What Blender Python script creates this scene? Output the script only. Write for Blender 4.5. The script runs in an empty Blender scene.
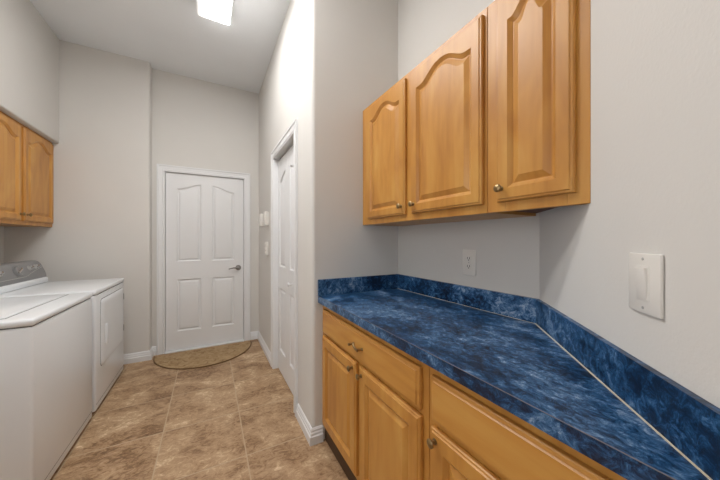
import bpy, bmesh, math
from mathutils import Vector, Matrix

S = bpy.context.scene
COL = S.collection
PI = math.pi

# ------------------------------------------------------------------ materials
def new_mat(name):
    m = bpy.data.materials.new(name); m.use_nodes = True
    nt = m.node_tree; b = nt.nodes['Principled BSDF']
    return m, nt, b

def plain(name, col, rough=.5, metal=0.0, bump=0.0, bscale=200, coat=0.0):
    m, nt, b = new_mat(name)
    b.inputs['Base Color'].default_value = (*col, 1)
    b.inputs['Roughness'].default_value = rough
    b.inputs['Metallic'].default_value = metal
    b.inputs['Coat Weight'].default_value = coat
    tc = nt.nodes.new('ShaderNodeTexCoord')
    n = nt.nodes.new('ShaderNodeTexNoise'); n.inputs['Scale'].default_value = bscale
    n.inputs['Detail'].default_value = 3
    nt.links.new(tc.outputs['Object'], n.inputs['Vector'])
    if bump:
        bp = nt.nodes.new('ShaderNodeBump'); bp.inputs['Strength'].default_value = bump
        bp.inputs['Distance'].default_value = .002
        nt.links.new(n.outputs['Fac'], bp.inputs['Height'])
        nt.links.new(bp.outputs['Normal'], b.inputs['Normal'])
    # faint tonal variation so that the surface is never perfectly flat
    n2 = nt.nodes.new('ShaderNodeTexNoise'); n2.inputs['Scale'].default_value = 3.0
    nt.links.new(tc.outputs['Object'], n2.inputs['Vector'])
    r = nt.nodes.new('ShaderNodeValToRGB')
    r.color_ramp.elements[0].color = (*[c * .97 for c in col], 1)
    r.color_ramp.elements[1].color = (*[min(1, c * 1.03) for c in col], 1)
    nt.links.new(n2.outputs['Fac'], r.inputs['Fac'])
    nt.links.new(r.outputs['Color'], b.inputs['Base Color'])
    return m

def wood(name, axis, dark, mid, light, rough=.36):
    """honey maple; grain runs along axis 0/1/2"""
    m, nt, b = new_mat(name)
    tc = nt.nodes.new('ShaderNodeTexCoord')
    mp = nt.nodes.new('ShaderNodeMapping')
    sc = [22.0, 22.0, 22.0]; sc[axis] = 1.6
    mp.inputs['Scale'].default_value = sc
    nt.links.new(tc.outputs['Object'], mp.inputs['Vector'])
    n = nt.nodes.new('ShaderNodeTexNoise'); n.inputs['Scale'].default_value = 1.0
    n.inputs['Detail'].default_value = 6; n.inputs['Roughness'].default_value = .55
    n.inputs['Distortion'].default_value = .6
    nt.links.new(mp.outputs['Vector'], n.inputs['Vector'])
    mp2 = nt.nodes.new('ShaderNodeMapping')
    s2 = [5.0, 5.0, 5.0]; s2[axis] = 1.6
    mp2.inputs['Scale'].default_value = s2
    nt.links.new(tc.outputs['Object'], mp2.inputs['Vector'])
    n2 = nt.nodes.new('ShaderNodeTexNoise'); n2.inputs['Scale'].default_value = 1.2
    n2.inputs['Detail'].default_value = 3; n2.inputs['Distortion'].default_value = 1.2
    nt.links.new(mp2.outputs['Vector'], n2.inputs['Vector'])
    mx = nt.nodes.new('ShaderNodeMix'); mx.data_type = 'FLOAT'
    mx.inputs[0].default_value = .6
    nt.links.new(n.outputs['Fac'], mx.inputs[2]); nt.links.new(n2.outputs['Fac'], mx.inputs[3])
    r = nt.nodes.new('ShaderNodeValToRGB')
    e = r.color_ramp.elements
    e[0].position = .3; e[0].color = (*dark, 1)
    e[1].position = .72; e[1].color = (*light, 1)
    k = e.new(.5); k.color = (*mid, 1)
    nt.links.new(mx.outputs[0], r.inputs['Fac'])
    nt.links.new(r.outputs['Color'], b.inputs['Base Color'])
    b.inputs['Roughness'].default_value = rough
    return m

def marble(name, seed=0.0):
    """blue marbled laminate"""
    m, nt, b = new_mat(name)
    tc = nt.nodes.new('ShaderNodeTexCoord')
    mp = nt.nodes.new('ShaderNodeMapping')
    mp.inputs['Location'].default_value = (seed, seed * .7, seed * 1.3)
    mp.inputs['Rotation'].default_value = (0, 0, .5)
    mp.inputs['Scale'].default_value = (1.25, .85, 1.1)
    nt.links.new(tc.outputs['Object'], mp.inputs['Vector'])
    big = nt.nodes.new('ShaderNodeTexNoise'); big.inputs['Scale'].default_value = 5.0
    big.inputs['Detail'].default_value = 4; big.inputs['Distortion'].default_value = 1.0
    fine = nt.nodes.new('ShaderNodeTexNoise'); fine.inputs['Scale'].default_value = 38
    fine.inputs['Detail'].default_value = 10; fine.inputs['Roughness'].default_value = .82
    fine.inputs['Distortion'].default_value = .7
    for q in (big, fine): nt.links.new(mp.outputs['Vector'], q.inputs['Vector'])
    mx = nt.nodes.new('ShaderNodeMix'); mx.data_type = 'FLOAT'; mx.inputs[0].default_value = .66
    nt.links.new(big.outputs['Fac'], mx.inputs[2]); nt.links.new(fine.outputs['Fac'], mx.inputs[3])
    r = nt.nodes.new('ShaderNodeValToRGB'); e = r.color_ramp.elements
    e[0].position = .41; e[0].color = (.0015, .010, .032, 1)
    e[1].position = .635; e[1].color = (.38, .47, .60, 1)
    k = e.new(.46); k.color = (.005, .030, .085, 1)
    k = e.new(.51); k.color = (.018, .082, .20, 1)
    k = e.new(.56); k.color = (.085, .185, .34, 1)
    nt.links.new(mx.outputs[0], r.inputs['Fac'])
    nt.links.new(r.outputs['Color'], b.inputs['Base Color'])
    b.inputs['Roughness'].default_value = .33
    return m

def tile_mat():
    m, nt, b = new_mat('travertine_tile')
    N = nt.nodes.new; L = nt.links.new
    tc = N('ShaderNodeTexCoord'); sep = N('ShaderNodeSeparateXYZ')
    L(tc.outputs['Object'], sep.inputs['Vector'])
    def math_(op, a, bb=None):
        q = N('ShaderNodeMath'); q.operation = op
        for i, v in enumerate((a, bb)):
            if v is None: continue
            if isinstance(v, (int, float)): q.inputs[i].default_value = v
            else: L(v, q.inputs[i])
        return q.outputs[0]
    def axis(o, off, size):
        t = math_('DIVIDE', math_('SUBTRACT', o, off), size)
        fl = math_('FLOOR', t)
        fr = math_('SUBTRACT', t, fl)
        ed = math_('MULTIPLY', math_('MINIMUM', fr, math_('SUBTRACT', 1.0, fr)), size)
        return fl, ed
    ix, ex = axis(sep.outputs['X'], -.265, .46)
    iy, ey = axis(sep.outputs['Y'], 1.757, .475)
    edge = math_('MINIMUM', ex, ey)
    mr = N('ShaderNodeMapRange'); mr.inputs['From Min'].default_value = .0022; mr.inputs['From Max'].default_value = .0046
    L(edge, mr.inputs['Value'])
    cmb = N('ShaderNodeCombineXYZ'); L(ix, cmb.inputs['X']); L(iy, cmb.inputs['Y'])
    wn = N('ShaderNodeTexWhiteNoise'); wn.noise_dimensions = '3D'; L(cmb.outputs['Vector'], wn.inputs['Vector'])
    # every tile gets its own piece of the stone pattern
    off = N('ShaderNodeVectorMath'); off.operation = 'SCALE'; off.inputs['Scale'].default_value = 7.0
    L(wn.outputs['Color'], off.inputs[0])
    add = N('ShaderNodeVectorMath'); add.operation = 'ADD'
    L(tc.outputs['Object'], add.inputs[0]); L(off.outputs['Vector'], add.inputs[1])
    mp = N('ShaderNodeMapping'); mp.inputs['Rotation'].default_value = (0, 0, .5); mp.inputs['Scale'].default_value = (1.0, 1.5, 1)
    L(add.outputs['Vector'], mp.inputs['Vector'])
    big = N('ShaderNodeTexNoise'); big.inputs['Scale'].default_value = 3.6; big.inputs['Detail'].default_value = 5
    big.inputs['Distortion'].default_value = .8
    fine = N('ShaderNodeTexNoise'); fine.inputs['Scale'].default_value = 22; fine.inputs['Detail'].default_value = 9
    fine.inputs['Roughness'].default_value = .8; fine.inputs['Distortion'].default_value = 1.2
    for q in (big, fine): L(mp.outputs['Vector'], q.inputs['Vector'])
    mx = N('ShaderNodeMix'); mx.data_type = 'FLOAT'; mx.inputs[0].default_value = .60
    L(big.outputs['Fac'], mx.inputs[2]); L(fine.outputs['Fac'], mx.inputs[3])
    r = N('ShaderNodeValToRGB'); e = r.color_ramp.elements
    e[0].position = .38; e[0].color = (.15, .075, .030, 1)
    e[1].position = .63; e[1].color = (.72, .55, .36, 1)
    k = e.new(.44); k.color = (.255, .145, .070, 1)
    k = e.new(.50); k.color = (.39, .245, .133, 1)
    k = e.new(.56); k.color = (.475, .32, .185, 1)
    L(mx.outputs[0], r.inputs['Fac'])
    g = N('ShaderNodeMix'); g.data_type = 'RGBA'
    g.inputs[6].default_value = (.47, .345, .22, 1)
    L(mr.outputs['Result'], g.inputs[0]); L(r.outputs['Color'], g.inputs[7])
    L(g.outputs[2], b.inputs['Base Color'])
    b.inputs['Roughness'].default_value = .5
    bp = N('ShaderNodeBump'); bp.inputs['Strength'].default_value = .35; bp.inputs['Distance'].default_value = .002
    L(mr.outputs['Result'], bp.inputs['Height']); L(bp.outputs['Normal'], b.inputs['Normal'])
    return m

def mat_mat():
    m, nt, b = new_mat('woven_mat'); N = nt.nodes.new; L = nt.links.new
    tc = N('ShaderNodeTexCoord')
    n = N('ShaderNodeTexNoise'); n.inputs['Scale'].default_value = 16; n.inputs['Detail'].default_value = 6
    n.inputs['Roughness'].default_value = .7; n.inputs['Distortion'].default_value = 1.0
    L(tc.outputs['Object'], n.inputs['Vector'])
    r = N('ShaderNodeValToRGB'); e = r.color_ramp.elements
    e[0].position = .34; e[0].color = (.20, .115, .048, 1)
    e[1].position = .66; e[1].color = (.46, .32, .175, 1)
    k = e.new(.47); k.color = (.35, .225, .11, 1)
    L(n.outputs['Fac'], r.inputs['Fac']); L(r.outputs['Color'], b.inputs['Base Color'])
    b.inputs['Roughness'].default_value = .9
    return m

def glow(name, GLOW):
    """diffuser of the ceiling lamp: its tube sits on the +x side of the housing"""
    m, nt, b = new_mat(name); N = nt.nodes.new; L = nt.links.new
    tc = N('ShaderNodeTexCoord'); sp = N('ShaderNodeSeparateXYZ'); L(tc.outputs['Object'], sp.inputs['Vector'])
    mr = N('ShaderNodeMapRange'); mr.inputs['From Min'].default_value = -.115; mr.inputs['From Max'].default_value = .01
    mr.inputs['To Min'].default_value = GLOW[0]; mr.inputs['To Max'].default_value = GLOW[1]
    mr.interpolation_type = 'SMOOTHSTEP'
    L(sp.outputs['X'], mr.inputs['Value'])
    b.inputs['Base Color'].default_value = (.8, .8, .78, 1)
    b.inputs['Emission Color'].default_value = (1.0, .985, .97, 1)
    L(mr.outputs['Result'], b.inputs['Emission Strength'])
    return m

GLOW = (0.22, 12.8)
FILL_GLOW = (12.0, 12.0)  # even glow of the added fill fixture
WORLD = 1.75
EXPO = 1.14

M = {}
M['wall'] = plain('greige_wall_paint', (.685, .666, .633), .75, bump=.25, bscale=120)
M['rear_dark'] = plain('rear_bounce_damper', (.09, .08, .075), .8)  # dark tone made up for the unseen rear wall to limit bounce
M['ceiling'] = plain('ceiling_paint', (.84, .865, .885), .85, bump=.25, bscale=90)
M['trim'] = plain('white_trim_paint', (.78, .785, .79), .4)
M['door'] = plain('white_door_paint', (.78, .785, .79), .42)
M['appliance'] = plain('white_enamel', (.775, .80, .82), .28, coat=.3)
M['seam'] = plain('dark_seam', (.11, .11, .11), .7)
M['silver'] = plain('silver_plastic', (.27, .27, .27), .34, metal=.35)
M['gap'] = plain('grey_lid_gap', (.22, .22, .22), .6)
M['silver_light'] = plain('pale_silver_trim', (.5, .495, .48), .3, metal=.4)
M['chrome'] = plain('chrome_knob', (.62, .61, .6), .22, metal=.9)
M['nickel'] = plain('satin_nickel', (.30, .29, .28), .3, metal=.9)
M['brass'] = plain('antique_brass', (.30, .21, .10), .34, metal=.85)
M['white_plastic'] = plain('white_plastic', (.76, .735, .69), .35)
M['slot'] = plain('socket_slot', (.03, .028, .025), .6)
M['edge_seam'] = plain('laminate_edge_line', (.17, .16, .17), .5)
M['caulk'] = plain('cream_caulk', (.66, .58, .43), .6)
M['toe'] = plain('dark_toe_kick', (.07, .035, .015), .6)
M['mat_edge'] = plain('brown_mat_binding', (.19, .11, .05), .9)
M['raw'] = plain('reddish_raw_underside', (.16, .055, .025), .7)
M['housing'] = plain('white_lamp_housing', (.75, .75, .74), .5)
M['rubber'] = plain('black_rubber', (.02, .02, .02), .8)
W = ((.40, .162, .031), (.54, .252, .052), (.63, .345, .09))
M['wood_v'] = wood('honey_maple_upright', 2, *W)
M['wood_h'] = wood('honey_maple_lengthwise', 1, *W)
M['marble'] = marble('blue_marbled_laminate', 0.0)
M['marble2'] = marble('blue_marbled_laminate_edge', 3.1)
M['tile'] = tile_mat()
M['mat'] = mat_mat()
M['glow'] = glow('lamp_diffuser', GLOW)
M['fill_glow'] = glow('fill_light_diffuser', FILL_GLOW)

# ------------------------------------------------------------------ mesh helpers
def box(bm, lo, hi, bev=0.0, seg=2):
    lo, hi = Vector(lo), Vector(hi)
    mt = Matrix.Translation((lo + hi) / 2) @ Matrix.Diagonal((*(hi - lo), 1))
    vs = bmesh.ops.create_cube(bm, size=1, matrix=mt)['verts']
    if bev:
        es = list({e for v in vs for e in v.link_edges})
        bmesh.ops.bevel(bm, geom=es, offset=bev, segments=seg, affect='EDGES', profile=.5)
    return bm

def prism(bm, poly, z0, z1):
    b = [bm.verts.new((x, y, z0)) for x, y in poly]
    t = [bm.verts.new((x, y, z1)) for x, y in poly]
    n = len(poly)
    bm.faces.new(b[::-1]); bm.faces.new(t)
    for i in range(n):
        bm.faces.new((b[i], b[(i + 1) % n], t[(i + 1) % n], t[i]))
    return bm

def extrude_profile(bm, prof, p0, p1, up=Vector((0, 0, 1)), out=None, m0=0.0, m1=0.0):
    """profile (d outwards, h up) swept from p0 to p1; m0/m1 = mitre shifts along the path per unit d"""
    p0, p1 = Vector(p0), Vector(p1)
    d = (p1 - p0).normalized()
    a = [bm.verts.new(p0 + out * x + up * h + d * (m0 * x)) for x, h in prof]
    b = [bm.verts.new(p1 + out * x + up * h + d * (m1 * x)) for x, h in prof]
    n = len(prof)
    bm.faces.new(a[::-1]); bm.faces.new(b)
    for i in range(n):
        bm.faces.new((a[i], a[(i + 1) % n], b[(i + 1) % n], b[i]))

def lathe(bm, o, axis, prof, seg=20):
    """prof: (distance along axis, radius)"""
    o = Vector(o); ax = Vector(axis).normalized()
    u = ax.orthogonal().normalized(); v = ax.cross(u)
    rings = []
    for h, r in prof:
        rings.append([bm.verts.new(o + ax * h + (u * math.cos(2 * PI * k / seg) + v * math.sin(2 * PI * k / seg)) * max(r, 1e-5)) for k in range(seg)])
    for a, b in zip(rings, rings[1:]):
        for k in range(seg):
            bm.faces.new((a[k], a[(k + 1) % seg], b[(k + 1) % seg], b[k]))
    bm.faces.new(rings[0][::-1]); bm.faces.new(rings[-1])

def tube(bm, pts, r, seg=10):
    pts = [Vector(p) for p in pts]
    rad = r if isinstance(r, (list, tuple)) else [r] * len(pts)
    rings = []; prev = None
    for i, p in enumerate(pts):
        t = (pts[min(i + 1, len(pts) - 1)] - pts[max(i - 1, 0)]).normalized()
        u = t.orthogonal().normalized() if prev is None else (prev - t * prev.dot(t)).normalized()
        prev = u; v = t.cross(u)
        rings.append([bm.verts.new(p + (u * math.cos(2 * PI * k / seg) + v * math.sin(2 * PI * k / seg)) * rad[i]) for k in range(seg)])
    for a, b in zip(rings, rings[1:]):
        for k in range(seg):
            bm.faces.new((a[k], a[(k + 1) % seg], b[(k + 1) % seg], b[k]))
    bm.faces.new(rings[0][::-1]); bm.faces.new(rings[-1])

class Frame:
    """local axes of a flat front: a along its width, b up, c outwards"""
    def __init__(s, o, A, N): s.o, s.A, s.N = Vector(o), Vector(A).normalized(), Vector(N).normalized()
    def __call__(s, a, b, c): return s.o + s.A * a + Vector((0, 0, b)) + s.N * c

TOPN = 24
def ring(bm, F, a0, a1, b0, b1, c, drop):
    """loop: bottom-left, bottom-right, then the top from right to left (arched by drop(s), s 0..1 from left)"""
    pts = [(a0, b0), (a1, b0)]
    for k in range(TOPN + 1):
        s = 1 - k / TOPN
        pts.append((a0 + (a1 - a0) * s, b1 - (drop(s) if drop else 0)))
    return [bm.verts.new(F(a, b, c)) for a, b in pts]

def bridge(bm, r0, r1):
    n = len(r0)
    for i in range(n):
        j = (i + 1) % n
        try: bm.faces.new((r0[i], r0[j], r1[j], r1[i]))
        except ValueError: pass

def panel(bm, F, a0, a1, b0, b1, base, profile, drop=None):
    """sunk or raised panel: profile = [(inset, depth)] from the rim inwards; drop applied from the first ring on"""
    rings = [ring(bm, F, a0, a1, b0, b1, base, None)] if drop or profile[0][0] > 0 else []
    for ins, dep in profile:
        rings.append(ring(bm, F, a0 + ins, a1 - ins, b0 + ins, b1 - ins, base + dep, drop))
    for x, y in zip(rings, rings[1:]): bridge(bm, x, y)
    bm.faces.new(rings[-1])

def cathedral(h, shoulder=.1):
    def f(s):
        x = min(1.0, abs(2 * s - 1) / (1 - 2 * shoulder * .8))
        return h * (.5 - .5 * math.cos(PI * x ** 1.25))
    return f

def cabinet_door(bm, F, w, h, t=.02, stile=.055, arch=0.0):
    dr = cathedral(arch) if arch else None
    r = [ring(bm, F, 0, w, 0, h, 0.0, None), ring(bm, F, 0, w, 0, h, t - .009, None),
         ring(bm, F, .003, w - .003, .003, h - .003, t - .005, None),
         ring(bm, F, .008, w - .008, .008, h - .008, t - .004, None),
         ring(bm, F, .011, w - .011, .011, h - .011, t, None)]
    for ins, c in ((stile, t), (stile + .002, t - .002), (stile + .013, t - .010), (stile + .014, t - .012), (stile + .017, t - .012), (stile + .038, t - .002), (stile + .040, t - .002)):
        r.append(ring(bm, F, ins, w - ins, ins, h - ins, c, dr))
    for x, y in zip(r, r[1:]): bridge(bm, x, y)
    bm.faces.new(r[0][::-1]); bm.faces.new(r[-1])

def slab_front(bm, F, w, h, t=.02):
    r = [ring(bm, F, 0, w, 0, h, 0.0, None), ring(bm, F, 0, w, 0, h, t - .010, None),
         ring(bm, F, .003, w - .003, .003, h - .003, t - .006, None),
         ring(bm, F, .012, w - .012, .012, h - .012, t - .004, None),
         ring(bm, F, .015, w - .015, .015, h - .015, t, None)]
    for x, y in zip(r, r[1:]): bridge(bm, x, y)
    bm.faces.new(r[0][::-1]); bm.faces.new(r[-1])

MOULD = [(0, 0), (.005, -.009), (.013, -.013), (.020, -.013), (.034, -.003), (.040, -.002)]
def moulded_leaf(bm, F, w, h, t, rects):
    """door leaf with moulded panels; rects = (a0,a1,b0,b1,drop)"""
    xs = sorted({0, w, *[r[0] for r in rects], *[r[1] for r in rects]})
    zs = sorted({0, h, *[r[2] for r in rects], *[r[3] for r in rects]})
    for i in range(len(xs) - 1):
        for j in range(len(zs) - 1):
            hit = [r for r in rects if abs(r[0] - xs[i]) < 1e-6 and abs(r[1] - xs[i + 1]) < 1e-6 and abs(r[2] - zs[j]) < 1e-6]
            if hit:
                r = hit[0]
                pr = [(0.0, 0.0)] + MOULD[1:]
                if r[4]: panel(bm, F, r[0], r[1], r[2], r[3], t, [(.0005, 0)] + MOULD[1:], r[4])
                else: panel(bm, F, r[0], r[1], r[2], r[3], t, pr)
            else:
                bm.faces.new([bm.verts.new(F(a, b, t)) for a, b in ((xs[i], zs[j]), (xs[i + 1], zs[j]), (xs[i + 1], zs[j + 1]), (xs[i], zs[j + 1]))])
    o = [bm.verts.new(F(a, b, c)) for c in (0, t) for a, b in ((0, 0), (w, 0), (w, h), (0, h))]
    bm.faces.new((o[3], o[2], o[1], o[0]))
    for i in range(4):
        j = (i + 1) % 4; bm.faces.new((o[i], o[j], o[4 + j], o[4 + i]))
    bmesh.ops.remove_doubles(bm, verts=bm.verts, dist=.0002)

# ------------------------------------------------------------------ object helpers
def world_loc(o):
    v = Vector((0, 0, 0))
    while o: v += o.location; o = o.parent
    return v

def obj(name, bm, mat, parent=None, loc=None, label=None, smooth=True, angle=35):
    """link a bmesh drawn in world coordinates as one mesh object"""
    bmesh.ops.recalc_face_normals(bm, faces=bm.faces)
    me = bpy.data.meshes.new(name)
    base = world_loc(parent) if parent else Vector((0, 0, 0))
    off = Vector(loc) if loc is not None else base
    bmesh.ops.translate(bm, verts=bm.verts, vec=-off)
    bm.to_mesh(me); bm.free()
    if smooth:
        for p in me.polygons: p.use_smooth = True
        me.set_sharp_from_angle(angle=math.radians(angle))
    me.materials.append(M[mat])
    o = bpy.data.objects.new(name, me); COL.objects.link(o)
    o.location = off - base
    if parent: o.parent = parent
    if label: o['label'] = label
    return o

def thing(name, label, cat, loc, group=None):
    o = bpy.data.objects.new(name, None); COL.objects.link(o)
    o.empty_display_size = .1
    o.location = loc; o['label'] = label; o['category'] = cat
    if group: o['group'] = group
    return o

def tag(o, label, cat, group=None):
    o['label'] = label; o['category'] = cat
    if group: o['group'] = group
    return o

def struct(o, label=None, cat=None):
    o['kind'] = 'structure'
    if label: o['label'] = label
    if cat: o['category'] = cat
    return o

B = bmesh.new
CEIL = 3.16
XR, YB, YJ = .564, 3.775, 3.655        # closet wall, back wall, forward part of the back wall
YA, XA = 1.663, 1.224                  # alcove: side return, rear wall
XL, XS = -1.592, -1.24                 # left wall, soffit face
XJ = -.553                             # corner where the back wall steps back
DG = .558                              # diagonal wall: x - y = DG
REAR = -2.6

# ------------------------------------------------------------------ setting
bm = B(); box(bm, (-1.75, REAR, -.1), (1.5, 4.0, 0))
struct(obj('floor', bm, 'tile'), 'beige and brown square stone-look tile floor', 'floor')
bm = B(); box(bm, (-1.75, REAR, CEIL), (1.5, 4.0, CEIL + .1))
struct(obj('ceiling', bm, 'ceiling'), 'plain white textured ceiling', 'ceiling')

def arc(cx, cy, r, a0, a1, n=6):
    return [(cx + r * math.cos(math.radians(a0 + (a1 - a0) * k / n)), cy + r * math.sin(math.radians(a0 + (a1 - a0) * k / n))) for k in range(n + 1)]

# back wall with the door opening; the part behind the dryer stands forward with a rounded corner
DX0, DX1, DZ = -.445, .398, 2.05
bm = B()
prism(bm, [(-1.75, 3.9), (-1.75, YJ)] + arc(XJ - .02, YJ + .02, .02, -90, 0) + [(XJ, YB), (DX0, YB), (DX0, 3.9)], 0, CEIL)
box(bm, (DX1, YB, 0), (.7, 3.9, CEIL)); box(bm, (DX0, YB, DZ), (DX1, 3.9, CEIL))
box(bm, (-.6, 3.9, 0), (.6, 3.95, 2.3))
struct(obj('wall_back', bm, 'wall'), 'greige end wall with the white entry door', 'wall')

# closet wall + rounded outer corner + alcove side return, with the closet opening
CY0, CY1, CZ = 2.035, 2.815, 2.08
bm = B()
box(bm, (XR, CY1, 0), (.69, YB + .02, CEIL))
box(bm, (XR, CY0, CZ), (.69, CY1, CEIL))
prism(bm, [(.69, CY0), (XR, CY0)] + arc(XR + .025, YA + .025, .025, 180, 270) + [(1.34, YA), (1.34, YA + .12), (.69, YA + .12)], 0, CEIL)
box(bm, (.69, CY0 - .1, 0), (.73, CY1 + .1, 2.3))
struct(obj('wall_closet', bm, 'wall'), 'greige hall wall with the bifold closet door and rounded corner', 'wall')

bm = B(); box(bm, (XA, DG * 0 + .55, 0), (XA + .12, YA + .1, CEIL))
struct(obj('wall_alcove', bm, 'wall'), 'greige alcove wall behind the blue counter', 'wall')
s = 2.0
bm = B(); prism(bm, [(XA + .02, XA + .02 - DG), (XA - s, XA - s - DG), (XA - s + .085, XA - s - DG - .085), (XA + .105, XA - .065 - DG)], 0, CEIL)
struct(obj('wall_right', bm, 'wall'), 'greige angled wall with the single light switch', 'wall')
bm = B()
OY0, OY1, OZ0, OZ1 = -.60, .60, .95, 2.15        # added opening in the left wall, out of view: lets in fill light
box(bm, (XL - .12, OY1, 0), (XL, 3.9, CEIL)); box(bm, (XL - .12, REAR, 0), (XL, OY0, CEIL))
box(bm, (XL - .12, OY0, 0), (XL, OY1, OZ0)); box(bm, (XL - .12, OY0, OZ1), (XL, OY1, CEIL))
struct(obj('wall_left', bm, 'wall'), 'greige wall behind the washer and dryer', 'wall')
bm = B(); box(bm, (XL - .02, 1.75, 2.18), (XS, YJ + .01, CEIL + .01), .012, 3)
struct(obj('wall_soffit', bm, 'wall'), 'greige boxed soffit above the left wall cabinets', 'wall')

bm = B(); box(bm, (XL - .12, REAR - .12, 0), (1.5, REAR, CEIL))
struct(obj('wall_rear', bm, 'rear_dark'), 'unseen wall behind the camera, darkened to cut bounce light', 'wall')  # kept dark so little light bounces back onto the washer side
bm = B()
for a, b_ in (((XL - .08, OY0, OZ0), (XL - .03, OY0 + .05, OZ1)), ((XL - .08, OY1 - .05, OZ0), (XL - .03, OY1, OZ1)), ((XL - .08, OY0, OZ0), (XL - .03, OY1, OZ0 + .05)), ((XL - .08, OY0, OZ1 - .05), (XL - .03, OY1, OZ1)), ((XL - .075, OY0, (OZ0 + OZ1) / 2 - .02), (XL - .035, OY1, (OZ0 + OZ1) / 2 + .02))):
    box(bm, a, b_, .004, 1)
struct(obj('fill_window', bm, 'trim'), 'added unseen white frame around the fill-light opening in the left wall', 'window')
# baseboards
BP = [(0, 0), (.018, 0), (.018, .050), (.0125, .056), (.0125, .069), (.0085, .076), (.0085, .086), (.003, .097), (0, .098)]
def baseboard(name, runs, label):
    bm = B()
    for p0, p1, out, m0, m1 in runs:
        extrude_profile(bm, BP, (*p0, 0), (*p1, 0), out=Vector((*out, 0)), m0=m0, m1=m1)
    struct(obj(name, bm, 'trim', angle=25), label, 'baseboard')
baseboard('baseboard_back', [((-1.58, YJ), (XJ, YJ), (0, -1), 0, 1), ((XJ, YJ), (XJ, YB), (1, 0), -1, -1),
                             ((XJ, YB), (-.512, YB), (0, -1), 1, 0), ((.464, YB), (XR, YB), (0, -1), 0, -1)], 'white baseboard along the end wall')
baseboard('baseboard_closet', [((XR, YB), (XR, 2.883), (-1, 0), 1, 0), ((XR, 1.967), (XR, YA), (-1, 0), 0, 1),
                               ((XR, YA), (.632, YA), (0, -1), -1, 0)], 'white baseboard wrapping the rounded hall corner')

# casings
CP = [(0, 0), (0, .019), (.012, .019), (.018, .014), (.05, .012), (.058, .016), (.066, .010), (.066, 0)]  # (across from outer edge, proud)
def casing(name, o, A, N, w, h, label, cw=.066):
    F = Frame(o, A, N); bm = B()
    def run(pa, pb, da, db):  # pa,pb outer corners in (a,b); da,db shift per unit of across
        va = [bm.verts.new(F(pa[0] + da[0] * x, pa[1] + da[1] * x, c)) for x, c in CP]
        vb = [bm.verts.new(F(pb[0] + db[0] * x, pb[1] + db[1] * x, c)) for x, c in CP]
        n = len(CP); bm.faces.new(va); bm.faces.new(vb[::-1])
        for i in range(n): bm.faces.new((va[i], va[(i + 1) % n], vb[(i + 1) % n], vb[i]))
    run((0, 0), (0, h), (1, 0), (1, -1)); run((0, h), (w, h), (1, -1), (-1, -1)); run((w, h), (w, 0), (-1, -1), (-1, 0))
    return bm
bm = casing('trim_1', (DX0 - .062, YB - .0005, 0), (1, 0, 0), (0, -1, 0), DX1 - DX0 + .124, DZ + .062, '')
for a, b_ in (((DX0 - .001, YB - .012, 0), (DX0 + .012, YB + .12, DZ - .012)), ((DX1 - .012, YB - .012, 0), (DX1 + .001, YB + .12, DZ - .012)), ((DX0 - .001, YB - .012, DZ - .012), (DX1 + .001, YB + .12, DZ + .001))):
    box(bm, a, b_, .001, 1)
struct(obj('trim_1', bm, 'trim', angle=25), 'white casing around the entry door', 'door casing')
bm = casing('trim_2', (XR - .0005, CY1 + .062, 0), (0, -1, 0), (-1, 0, 0), CY1 - CY0 + .124, CZ + .062, '')
for a, b_ in (((XR - .012, CY1 - .012, 0), (XR + .12, CY1 + .001, CZ - .012)), ((XR - .012, CY0 - .001, 0), (XR + .12, CY0 + .012, CZ - .012)), ((XR - .012, CY0 - .001, CZ - .012), (XR + .12, CY1 + .001, CZ + .001))):
    box(bm, a, b_, .001, 1)
struct(obj('trim_2', bm, 'trim', angle=25), 'white casing around the bifold closet door', 'door casing')
bm = B(); box(bm, (DX0 + .012, YB - .03, 0), (DX1 - .012, YB + .06, .014), .004)
struct(obj('trim_3', bm, 'trim'), 'white threshold strip under the entry door', 'threshold')
bm = B(); box(bm, (XR + .05, CY0 + .013, CZ - .034), (XR + .078, CY1 - .013, CZ - .013))
struct(obj('trim_4', bm, 'silver_light'), 'grey metal track over the bifold closet door', 'door track')

# entry door: four moulded panels, arched at the top
dl, dr_ = DX0 + .016, DX1 - .016
dw = dr_ - dl
up = lambda s: .065 * (.5 + .5 * math.cos(PI * s))       # rises to the right
dn = lambda s: .065 * (.5 - .5 * math.cos(PI * s))
F = Frame((dl, YB + .052, .018), (1, 0, 0), (0, -1, 0))
pw = (dw - .105 * 2 - .115) / 2
bm = B()
moulded_leaf(bm, F, dw, DZ - .018 - .016, .04, [(.105, .105 + pw, .205, .80, None), (dw - .105 - pw, dw - .105, .205, .80, None),
             (.105, .105 + pw, 1.005, 1.905, up), (dw - .105 - pw, dw - .105, 1.005, 1.905, dn)])
door = struct(obj('door_1', bm, 'door', loc=(dl, YB + .052, .018), angle=20), 'white four-panel entry door with arched upper panels', 'door')
yf = YB + .012; hx, hz = .322, .925
bm = B(); lathe(bm, (hx, yf, hz), (0, -1, 0), [(0, .033), (.006, .033), (.011, .027), (.012, .012), (.045, .011), (.05, .006)])
rose = obj('rose', bm, 'nickel', door, label='satin nickel rose')
bm = B(); tube(bm, [(hx + .006, yf - .045, hz), (hx - .02, yf - .048, hz), (hx - .05, yf - .048, hz + .002), (hx - .08, yf - .045, hz - .003), (hx - .105, yf - .042, hz - .009), (hx - .112, yf - .041, hz - .010)], [.009, .009, .008, .007, .006, .004])
obj('lever', bm, 'nickel', rose)

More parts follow.
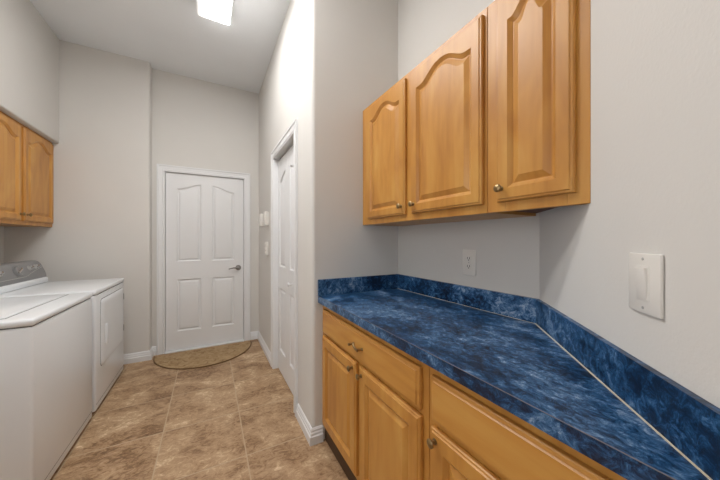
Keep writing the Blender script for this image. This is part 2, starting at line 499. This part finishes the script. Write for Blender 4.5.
# bifold closet door: two leaves
cd = bpy.data.objects.new('door_2', None); COL.objects.link(cd); cd.location = (XR + .06, (CY0 + CY1) / 2, .012)
struct(cd, 'white bifold closet door with two arched-panel leaves', 'door')
lw = (CY1 - CY0 - .028) / 2 - .002
for k in range(2):
    ya = CY1 - .014 - k * (lw + .003)
    F = Frame((XR + .068, ya, .012), (0, -1, 0), (-1, 0, 0))
    bm = B()
    f = up if k == 0 else dn
    moulded_leaf(bm, F, lw, 2.028, .032, [(.075, lw - .075, .205, .80, None), (.075, lw - .075, 1.005, 1.89, f)])
    leaf = obj('door_leaf', bm, 'door', cd, angle=20)
    if k:
        bm = B(); lathe(bm, (XR + .036, ya - lw / 2 + .03, .905), (-1, 0, 0), [(0, .012), (.004, .012), (.006, .007), (.02, .007), (.024, .015), (.032, .018), (.038, .015), (.041, .006)])
        obj('knob', bm, 'trim', leaf)

# ------------------------------------------------------------------ cabinets
def knob(bm, p, N):
    lathe(bm, p, N, [(0, .009), (.003, .009), (.005, .005), (.014, .005), (.016, .010), (.019, .0138), (.023, .0138), (.026, .010), (.028, .003)], 18)

def add_door(par, F, w, h, arch, kn, name='door', mat='wood_v'):
    bm = B(); cabinet_door(bm, F, w, h, arch=arch, stile=.045 if arch else .055)
    d = obj(name, bm, mat, par, angle=18)
    if kn:
        bm = B(); knob(bm, F(kn[0], kn[1], .019), F.N)
        obj('knob', bm, 'brass', d, label='antique brass knob')
    return d

# wall cabinets in the alcove
UX, UZ0, UZ1 = .926, 1.372, 2.155
y0 = .692
t = thing('wall_cabinet', 'two-door honey maple wall cabinet over the far end of the blue counter', 'cabinet', (1.08, (YA + y0) / 2, UZ0))
bm = B(); box(bm, (UX + .018, y0, UZ0), (XA - .002, YA - .002, UZ1))
obj('carcass', bm, 'wood_v', t)
def face_frame(par, x, ylo, yhi, z0, z1, stiles, top, bot, n=-1, mid=None, depth=.02):
    """one face frame mesh: stiles as (y centre-lo, y hi), rails between"""
    bm = B()
    xa, xb = (x, x + depth) if n < 0 else (x - depth, x)
    for a, b_ in stiles: box(bm, (xa, a, z0), (xb, b_, z1), .0012, 1)
    ss = sorted(stiles)
    for (a, b_), (c, d) in zip(ss, ss[1:]):
        box(bm, (xa + .0003, b_, z1 - top), (xb, c, z1), .0008, 1); box(bm, (xa + .0003, b_, z0), (xb, c, z0 + bot), .0008, 1)
        if mid: box(bm, (xa + .0003, b_, mid[0]), (xb, c, mid[1]), .0008, 1)
    return obj('face_frame', bm, 'wood_v', par)
face_frame(t, UX, y0, YA, UZ0, UZ1, [(y0 + .001, y0 + .05), (1.12, 1.19), (1.54, YA - .002)], .05, .055)
dz0, dh = 1.406, .722
add_door(t, Frame((UX - .001, 1.578, dz0), (0, -1, 0), (-1, 0, 0)), 1.578 - 1.178, dh, .05, (1.578 - 1.178 - .025, .045))
add_door(t, Frame((UX - .001, 1.127, dz0), (0, -1, 0), (-1, 0, 0)), 1.127 - .705, dh, .055, (.025, .045))

t = thing('wall_cabinet', 'single-door honey maple wall cabinet with its end against the angled wall', 'cabinet', (1.05, .55, UZ0))
yd = UX - DG + .0015
bm = B(); prism(bm, [(UX + .018, y0 - .001), (XA - .002, y0 - .001), (XA - .002, XA - DG + .004), (UX + .018, yd + .018)], UZ0 + .02, UZ1)
obj('carcass', bm, 'wood_v', t)
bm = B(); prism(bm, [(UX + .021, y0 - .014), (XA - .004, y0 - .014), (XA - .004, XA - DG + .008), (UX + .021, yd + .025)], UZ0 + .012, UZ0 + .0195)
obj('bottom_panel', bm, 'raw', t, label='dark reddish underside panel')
bm = B(); box(bm, (UX + .021, y0 - .013, UZ0), (XA - .003, y0 - .001, UZ0 + .0195))
obj('side_rail', bm, 'wood_v', t)
face_frame(t, UX, yd, y0, UZ0, UZ1, [(yd, .425), (.62, y0 - .001)], .05, .055)
add_door(t, Frame((UX - .001, .645, dz0), (0, -1, 0), (-1, 0, 0)), .645 - .402, dh, .05, (.022, .045))

# wall cabinet over the dryer and its neighbour
LX = -1.287
t = thing('wall_cabinet', 'honey maple two-door wall cabinet above the dryer, under the soffit at the left edge', 'cabinet', (-1.44, 3.14, 1.39))
bm = B(); box(bm, (XL + .001, 2.645, 1.39), (LX - .018, YJ - .002, 2.178))
obj('carcass', bm, 'wood_v', t)
face_frame(t, LX, 2.65, YJ, 1.39, 2.178, [(2.646, 2.69), (3.11, 3.19), (3.60, YJ - .002)], .05, .055, n=1)
add_door(t, Frame((LX + .001, 2.665, 1.42), (0, 1, 0), (1, 0, 0)), .462, .735, .055, (.462 - .025, .05))
add_door(t, Frame((LX + .001, 3.165, 1.42), (0, 1, 0), (1, 0, 0)), .462, .735, .055, (.03, .05))

# base cabinets
BX, BZ0, BZ1 = .634, .10, .876
y0 = .690
t = thing('base_cabinet', 'honey maple base cabinet with bow-pull drawer over two doors, under the blue counter', 'cabinet', (.92, 1.17, 0))
bm = B(); box(bm, (BX + .018, y0 + .001, BZ0), (XA - .004, YA - .003, BZ1))
obj('carcass', bm, 'wood_v', t)
bm = B(); box(bm, (BX + .016, y0 + .001, 0), (XA - .01, YA - .003, BZ0 - .0005))
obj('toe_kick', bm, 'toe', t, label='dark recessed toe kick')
face_frame(t, BX, y0, YA, BZ0, BZ1, [(y0 + .001, y0 + .04), (1.12, 1.19), (1.60, YA - .003)], .045, .055, mid=(.67, .71))
bw = 1.622 - .720
F = Frame((BX - .001, 1.622, .70), (0, -1, 0), (-1, 0, 0))
bm = B(); slab_front(bm, F, bw, .142)
d = obj('drawer', bm, 'wood_h', t, angle=18)
def pull(par, F, a, b_):
    bm = B()
    for q in (-.042, .042):
        lathe(bm, F(a + q, b_, .019), F.N, [(0, .008), (.002, .008), (.005, .005), (.02, .0045), (.024, .007), (.03, .0065), (.032, .002)], 12)
    tube(bm, [F(a - .042 + .084 * k / 12, b_ - .012 * math.sin(PI * k / 12), .025 + .006 * math.sin(PI * k / 12)) for k in range(13)], [.004 + .002 * math.sin(PI * k / 12) for k in range(13)], 8)
    obj('drawer_pull', bm, 'brass', par, label='antique brass bow pull')
pull(d, F, 1.622 - 1.148, .071)
add_door(t, Frame((BX - .001, 1.622, .135), (0, -1, 0), (-1, 0, 0)), 1.622 - 1.178, .545, 0, (.444 - .028, .545 - .032))
add_door(t, Frame((BX - .001, 1.140, .135), (0, -1, 0), (-1, 0, 0)), 1.140 - .717, .545, 0, (.024, .545 - .034))

t = thing('base_cabinet', 'honey maple base cabinet nearest the camera, its drawer front without a pull', 'cabinet', (.8, .48, 0))
bm = B(); prism(bm, [(BX + .018, y0 - .001), (XA - .004, y0 - .001), (XA - .004, XA - DG + .008), (BX + .018, BX + .018 - DG + .02)], BZ0, BZ1)
obj('carcass', bm, 'wood_v', t)
bm = B(); prism(bm, [(BX + .016, y0 - .001), (XA - .01, y0 - .001), (XA - .01, XA - .01 - DG + .01), (BX + .016, BX + .016 - DG + .02)], 0, BZ0 - .0005)
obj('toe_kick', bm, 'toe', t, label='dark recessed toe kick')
ye = BX - DG + .012
face_frame(t, BX, ye, y0, BZ0, BZ1, [(ye, ye + .04), (.64, y0 - .001)], .045, .055, mid=(.67, .71))
F = Frame((BX - .001, .666, .70), (0, -1, 0), (-1, 0, 0)); bw = .666 - .112
bm = B(); slab_front(bm, F, bw, .142)
obj('drawer', bm, 'wood_h', t, angle=18)
add_door(t, Frame((BX - .001, .666, .135), (0, -1, 0), (-1, 0, 0)), bw, .545, 0, (.024, .545 - .032))

# countertop with its splash and seams
KX, KZ0, KZ1 = .603, .8765, .917
t = thing('countertop', 'blue marbled laminate countertop with backsplash on the base cabinets', 'countertop', (.9, .9, KZ0))
bm = B()
poly = [(KX, YA - .001), (XA - .001, YA - .001), (XA - .001, XA - DG + .001), (KX + .004, KX - DG + .008), (KX, KX - DG + .012)]
poly[0] = (KX + .002, poly[0][1]); poly[-1] = (KX + .002, poly[-1][1])
prism(bm, poly, KZ0, KZ1)
obj('worktop', bm, 'marble', t)
bm = B(); box(bm, (KX, KX - DG + .012, KZ0), (KX + .0019, YA - .001, KZ1 - .0011)); obj('front_edge', bm, 'marble2', t)
bm = B(); box(bm, (KX, KX - DG + .012, KZ1 - .001), (KX + .0019, YA - .001, KZ1 + .0002)); obj('edge_seam', bm, 'edge_seam', t, label='thin pale seam line along the front edge')
SP, SZ = .015, 1.021
bm = B(); box(bm, (KX - .002, YA - SP - .001, KZ1 + .0003), (XA - SP - .001, YA - .001, SZ), .0012, 1)
obj('backsplash', bm, 'marble2', t)
c45 = SP * math.tan(PI / 8)
bm = B(); prism(bm, [(XA - .001, YA - .001), (XA - SP - .001, YA - .001), (XA - SP - .001, XA - DG + c45), (XA - .001, XA - DG)], KZ1 + .0003, SZ)
obj('backsplash', bm, 'marble2', t)
r2 = math.sqrt(.5)
def dg(sx, off):   # point on the diagonal wall (x coordinate sx on the wall line) moved off the wall by off
    return (sx - r2 * off, sx - DG + r2 * off)
bm = B(); prism(bm, [dg(XA - .001, .001), (XA - SP - .001, XA - DG + c45), dg(KX + .024, SP), dg(KX + .012, .001)], KZ1 + .0003, SZ)
obj('backsplash', bm, 'marble2', t)
def strip(name, p, q, off, wd, z0, z1, mat):
    pass
bm = B()
prism(bm, [(XA - SP - .0015, XA - DG + c45), dg(KX + .026, SP + .0005), dg(KX + .0285, SP + .0019), (XA - SP - .0035, XA - DG + c45 + .0025)], KZ1, KZ1 + .003)
obj('caulk_line', bm, 'caulk', t, label='cream caulk seam along the splash')
bm = B()
prism(bm, [(XA - SP - .001, YA - SP - .002), (XA - SP - .001, XA - DG + c45), (XA - SP - .0022, XA - DG + c45 + .002), (XA - SP - .0022, YA - SP - .002)], KZ1, KZ1 + .0015)
obj('caulk_line', bm, 'caulk', t)

# ------------------------------------------------------------------ outlet and switch
t = thing('wall_outlet', 'white duplex power outlet on the alcove wall above the blue counter', 'outlet', (XA, 1.023, 1.15))
bm = B(); box(bm, (XA - .007, 1.023 - .043, 1.15 - .068), (XA - .0005, 1.023 + .043, 1.15 + .068), .003, 2)
obj('cover_plate', bm, 'white_plastic', t)
for dzz in (.021, -.021):
    bm = B(); box(bm, (XA - .0095, 1.023 - .016, 1.15 + dzz - .015), (XA - .0068, 1.023 + .016, 1.15 + dzz + .015), .0015, 2)
    q = obj('socket', bm, 'white_plastic', t)
    bm = B()
    for dy in (-.0065, .0065): box(bm, (XA - .0099, 1.023 + dy - .0014, 1.15 + dzz - .003), (XA - .0094, 1.023 + dy + .0014, 1.15 + dzz + .008))
    lathe(bm, (XA - .0094, 1.023, 1.15 + dzz - .008), (-1, 0, 0), [(0, .0028), (.0005, .0028)], 10)
    obj('slots', bm, 'slot', q, label='dark socket slots')
bm = B(); lathe(bm, (XA - .0068, 1.023, 1.15), (-1, 0, 0), [(0, .0035), (.001, .0033), (.0014, .001)], 10)
obj('screw', bm, 'silver_light', t)

def dbox(bm, sx, hw, z0, z1, o0, o1, bev):
    """box on the diagonal wall, centred at wall-x sx"""
    c = Vector((sx, sx - DG, 0)); al = Vector((r2, r2, 0)); n = Vector((-r2, r2, 0))
    tmp = B(); box(tmp, (-hw, o0, z0), (hw, o1, z1), bev, 2)
    R = Matrix(((al.x, n.x, 0, c.x), (al.y, n.y, 0, c.y), (0, 0, 1, 0), (0, 0, 0, 1)))
    bmesh.ops.transform(tmp, matrix=R, verts=tmp.verts)
    me = bpy.data.meshes.new('tmp'); tmp.to_mesh(me); tmp.free(); bm.from_mesh(me); bpy.data.meshes.remove(me)
sx, sz = .771, 1.183
t = thing('light_switch', 'white rocker light switch on the angled wall beside the counter', 'light switch', (sx, sx - DG, sz))
bm = B(); dbox(bm, sx, .046, sz - .060, sz + .060, .0005, .0075, .003); obj('cover_plate', bm, 'white_plastic', t)
bm = B(); dbox(bm, sx, .0185, sz - .036, sz + .036, .0065, .0085, .0008); obj('switch_frame', bm, 'white_plastic', t)
tmp = B(); box(tmp, (-.015, 0, -.032), (.015, .006, .032), .0015, 2)
bmesh.ops.transform(tmp, matrix=Matrix.Rotation(math.radians(-4.5), 4, 'X'), verts=tmp.verts)
al = Vector((r2, r2, 0)); n = Vector((-r2, r2, 0)); c = Vector((sx, sx - DG, sz)) + n * .0062
bmesh.ops.transform(tmp, matrix=Matrix(((al.x, n.x, 0, c.x), (al.y, n.y, 0, c.y), (0, 0, 1, c.z), (0, 0, 0, 1))), verts=tmp.verts)
obj('rocker', tmp, 'white_plastic', t)
for dzz in (.049, -.049):
    p = Vector((sx, sx - DG, sz + dzz)) + n * .0074
    bm = B(); lathe(bm, p, n, [(0, .0032), (.0008, .003), (.0012, .001)], 10); obj('screw', bm, 'silver_light', t)

# small devices on the hall wall
for (ya, yb, lab) in ((3.385, 3.48, 'white wall chime box nearest the entry door, left one of two'),
                      (3.08, 3.18, 'white wall chime box beside the closet casing, right one of two')):
    t = thing('chime_box', lab, 'wall box', (XR, (ya + yb) / 2, 1.43), 'white boxes on the hall wall')
    bm = B(); box(bm, (XR - .006, ya + .004, 1.432), (XR + .0002, yb - .004, 1.572), .001, 1); obj('back_plate', bm, 'white_plastic', t)
    bm = B(); box(bm, (XR - .042, ya, 1.428), (XR - .0062, yb, 1.578), .008, 3); obj('cover', bm, 'white_plastic', t)
t = thing('switch_panel', 'small white three-button panel below the chime boxes on the hall wall', 'wall switch', (XR, 3.15, 1.10))
bm = B(); box(bm, (XR - .022, 3.105, 1.105), (XR - .0005, 3.195, 1.25), .004, 2); obj('housing', bm, 'white_plastic', t)
for q in (1.133, 1.178, 1.223):
    bm = B(); box(bm, (XR - .029, 3.12, q - .015), (XR - .0215, 3.18, q + .015), .003, 2); obj('button', bm, 'white_plastic', t)

# ------------------------------------------------------------------ door mat
t = thing('door_mat', 'tan half-round woven mat in front of the white entry door', 'mat', (-.03, 3.7, 0))
def half(rx, ry, y, n=40): return [(-.03 + rx * math.cos(PI + PI * k / n), y + ry * math.sin(PI + PI * k / n)) for k in range(n + 1)]
bm = B(); prism(bm, half(.482, .515, 3.70), .0008, .009); obj('pile', bm, 'mat', t)
bm = B()
o_, i_ = half(.495, .53, 3.70), half(.482, .515, 3.70)
tube(bm, [(x, y, .0065) for x, y in [((a[0] + b_[0]) / 2, (a[1] + b_[1]) / 2) for a, b_ in zip(o_, i_)]], .006, 8)
obj('binding', bm, 'mat_edge', t, label='dark brown bound edge')

# ------------------------------------------------------------------ ceiling lamp and added fill light
def ceiling_lamp(label, LX0, LX1, LY0, LY1, glow_mat):
    lc = Vector(((LX0 + LX1) / 2, (LY0 + LY1) / 2, CEIL))
    t = thing('ceiling_light', label, 'ceiling light', lc)
    bm = B(); box(bm, (LX0, LY0, CEIL - .0615), (LX1, LY1, CEIL - .0005), .002, 1)
    obj('housing', bm, 'housing', t)
    bm = B()
    prof = [(LX0, CEIL - .062), (LX0 + .012, CEIL - .074), (LX1 - .012, CEIL - .074), (LX1, CEIL - .062)]
    va = [bm.verts.new((x, LY0, z)) for x, z in prof]; vb = [bm.verts.new((x, LY1, z)) for x, z in prof]
    n_ = len(prof); bm.faces.new(va); bm.faces.new(vb[::-1])
    for i in range(n_): bm.faces.new((va[i], va[(i + 1) % n_], vb[(i + 1) % n_], vb[i]))
    obj('diffuser', bm, glow_mat, t, label='glowing white diffuser')
ceiling_lamp('long white fluorescent ceiling light with bright diffuser, above the hall by the closet', -.085, .155, 1.20, 2.59, 'glow')
ceiling_lamp('added unseen fill light above the counter end of the room, built like the hall fixture', -.66, -.36, 1.10, 1.90, 'fill_glow')  # added out of view to lift the shadows around the alcove

# ------------------------------------------------------------------ washer and dryer
FX = -.722
def console(par, ya, yb, knobs):
    prof = [(-1.245, .950), (-1.243, .966), (-1.252, 1.000), (-1.276, 1.066), (-1.290, 1.088), (-1.308, 1.098), (-1.34, 1.098), (-1.385, 1.07), (-1.40, .95)]
    bm = B()
    ins = [0, 0.0, 0, .006, .014, .022, .022, .01, 0]
    a = [bm.verts.new((x, ya + i, z)) for (x, z), i in zip(prof, ins)]
    b_ = [bm.verts.new((x, yb - i, z)) for (x, z), i in zip(prof, ins)]
    bm.faces.new(a); bm.faces.new(b_[::-1])
    for i in range(len(prof)): bm.faces.new((a[i], a[(i + 1) % len(prof)], b_[(i + 1) % len(prof)], b_[i]))
    c = obj('console', bm, 'silver', par, label='silver grey control panel')
    P = lambda y, z, o: Vector((-1.252 - (z - 1.0) * .364 + o * .94, y, z + o * .342))
    N = Vector((.94, 0, .342))
    bm = B()  # swooping bright line under the knobs
    L_ = yb - ya
    tube(bm, [P(ya + .02 + (L_ - .035) * k / 30, .985 + .055 * max(0, (k / 30 - .62) / .38) ** .8, .0) for k in range(31)], .0018, 6)
    obj('trim_line', bm, 'silver_light', c, label='pale curved trim line')
    for y, z, r, dia in knobs:
        bm = B()
        lathe(bm, P(y, z, -.001), N, [(0, r * 1.28), (.003, r * 1.28), (.004, r * 1.05), (.016, r), (.020, r * .86), (.0205, .001)], 24)
        k = obj('knob', bm, 'silver' if dia else 'silver_light', c)
        bm = B()
        w = r * .9
        tube(bm, [P(y - w, z - w * .45, .020), P(y, z, .026), P(y + w, z + w * .45, .020)], [.005, .007, .005], 8)
        obj('grip', bm, 'chrome', k, label='bright chrome grip bar')
    # riser between lid and console
    bm = B(); box(bm, (-1.40, ya + .004, .905), (-1.228, yb - .004, .952), .012, 3)
    obj('riser', bm, 'appliance', par)

def shell(par, ya, yb, seam_z):
    bm = B(); box(bm, (-1.405, ya, .022), (FX, yb, .864), .012, 3); obj('cabinet', bm, 'appliance', par)
    bm = B(); box(bm, (-1.395, ya + .008, .858), (FX - .008, yb - .008, .872)); obj('top_seam', bm, 'seam', par, label='dark seam under the top')
    for x in (-1.36, FX - .05):
        for y in (ya + .05, yb - .05):
            bm = B(); lathe(bm, (x, y, 0), (0, 0, 1), [(0, .018), (.012, .018), (.014, .009), (.03, .009)], 12); obj('foot', bm, 'rubber', par)

ya, yb = 1.868, 2.620
t = thing('washing_machine', 'white top-loading washing machine, nearer of the pair on the left', 'washing machine', (-1.06, (ya + yb) / 2, 0))
shell(t, ya, yb, .06)
bm = B(); box(bm, (-1.405, ya - .003, .8672), (FX + .004, yb + .003, .903), .014, 4); obj('top', bm, 'appliance', t)
bm = B(); box(bm, (-1.222, ya + .055, .901), (-.835, yb - .035, .9095), .004, 3); lid = obj('lid', bm, 'appliance', t)
bm = B(); box(bm, (-1.2265, ya + .0505, .9015), (-.8305, yb - .0305, .9036), .0008, 1); obj('lid_gap', bm, 'gap', t, label='grey gap around the lid')
bm = B(); box(bm, (-1.19, ya + .10, .9093), (-.87, yb - .075, .9108), .0007, 2); obj('lid_panel', bm, 'appliance', lid)
bm = B(); box(bm, (FX - .004, ya + .014, .068), (FX + .0006, yb - .014, .0705)); obj('base_seam', bm, 'seam', t, label='thin grey seam near the floor')
console(t, ya + .01, yb - .01, [(2.06, 1.035, .022, 0), (2.40, 1.04, .034, 1), (2.52, 1.04, .015, 0)])

ya, yb = 2.682, 3.44
t = thing('clothes_dryer', 'white front-door clothes dryer with silver console, in the corner by the end wall', 'clothes dryer', (-1.06, (ya + yb) / 2, 0))
shell(t, ya, yb, .06)
bm = B(); box(bm, (-1.405, ya - .003, .8672), (FX + .004, yb + .003, .906), .014, 4); obj('top', bm, 'appliance', t)
console(t, ya + .01, yb - .012, [(2.84, 1.035, .018, 0), (3.055, 1.035, .036, 1), (3.225, 1.045, .016, 0), (3.315, 1.048, .015, 0)])
bm = B()
def rrect(y0, y1, z0, z1, r, x, n=6):
    out = []
    for cy, cz, a in ((y1 - r, z1 - r, 0), (y0 + r, z1 - r, 90), (y0 + r, z0 + r, 180), (y1 - r, z0 + r, 270)):
        for k in range(n + 1):
            q = math.radians(a + 90 * k / n); out.append((x, cy + r * math.cos(q), cz + r * math.sin(q)))
    return out
def loft(bm, loops):
    R = [[bm.verts.new(p) for p in l] for l in loops]
    for a, b_ in zip(R, R[1:]):
        for i in range(len(a)): bm.faces.new((a[i], a[(i + 1) % len(a)], b_[(i + 1) % len(a)], b_[i]))
    bm.faces.new(R[0][::-1]); bm.faces.new(R[-1])
d0, d1, e0, e1 = 2.785, 3.385, .312, .818
bm = B(); loft(bm, [rrect(d0 - .004, d1 + .004, e0 - .004, e1 + .004, .034, FX - .003), rrect(d0 - .004, d1 + .004, e0 - .004, e1 + .004, .034, FX + .0006)])
obj('door_seam', bm, 'seam', t, label='dark outline around the dryer door')
bm = B(); loft(bm, [rrect(d0, d1, e0, e1, .03, FX - .002), rrect(d0, d1, e0, e1, .03, FX + .004), rrect(d0 + .008, d1 - .008, e0 + .008, e1 - .008, .024, FX + .010), rrect(d0 + .05, d1 - .05, e0 + .04, e1 - .04, .02, FX + .013)])
dd = obj('door', bm, 'appliance', t)
bm = B(); loft(bm, [rrect(2.845, 2.885, .45, .615, .018, FX + .008), rrect(2.845, 2.885, .45, .615, .018, FX + .020), rrect(2.850, 2.880, .456, .609, .014, FX + .024)])
obj('handle', bm, 'appliance', dd)
for z in (.735, .44):
    bm = B(); box(bm, (FX + .001, d1 - .004, z - .028), (FX + .0125, d1 + .012, z + .028), .002, 1); obj('hinge', bm, 'nickel', dd, label='grey metal hinge')
bm = B(); box(bm, (FX - .004, ya + .014, .068), (FX + .0006, yb - .014, .0705)); obj('base_seam', bm, 'seam', t, label='thin grey seam near the floor')

# ------------------------------------------------------------------ light, world, camera
w = bpy.data.worlds.new('World'); S.world = w; w.use_nodes = True
bg = w.node_tree.nodes['Background']
bg.inputs['Color'].default_value = (.97, .98, 1.0, 1); bg.inputs['Strength'].default_value = WORLD

cam = bpy.data.cameras.new('camera'); co = bpy.data.objects.new('camera', cam); COL.objects.link(co)
co.location = (0, 0, 1.27); co.rotation_euler = (PI / 2, 0, math.radians(-28.55))
cam.sensor_width = 36; cam.sensor_fit = 'HORIZONTAL'; cam.lens = 36 * 277.5 / 720; cam.clip_start = .01
S.camera = co
vs = S.view_settings
vs.view_transform = 'Standard'; vs.look = 'None'; vs.gamma = 1; vs.exposure = EXPO; vs.use_curve_mapping = False
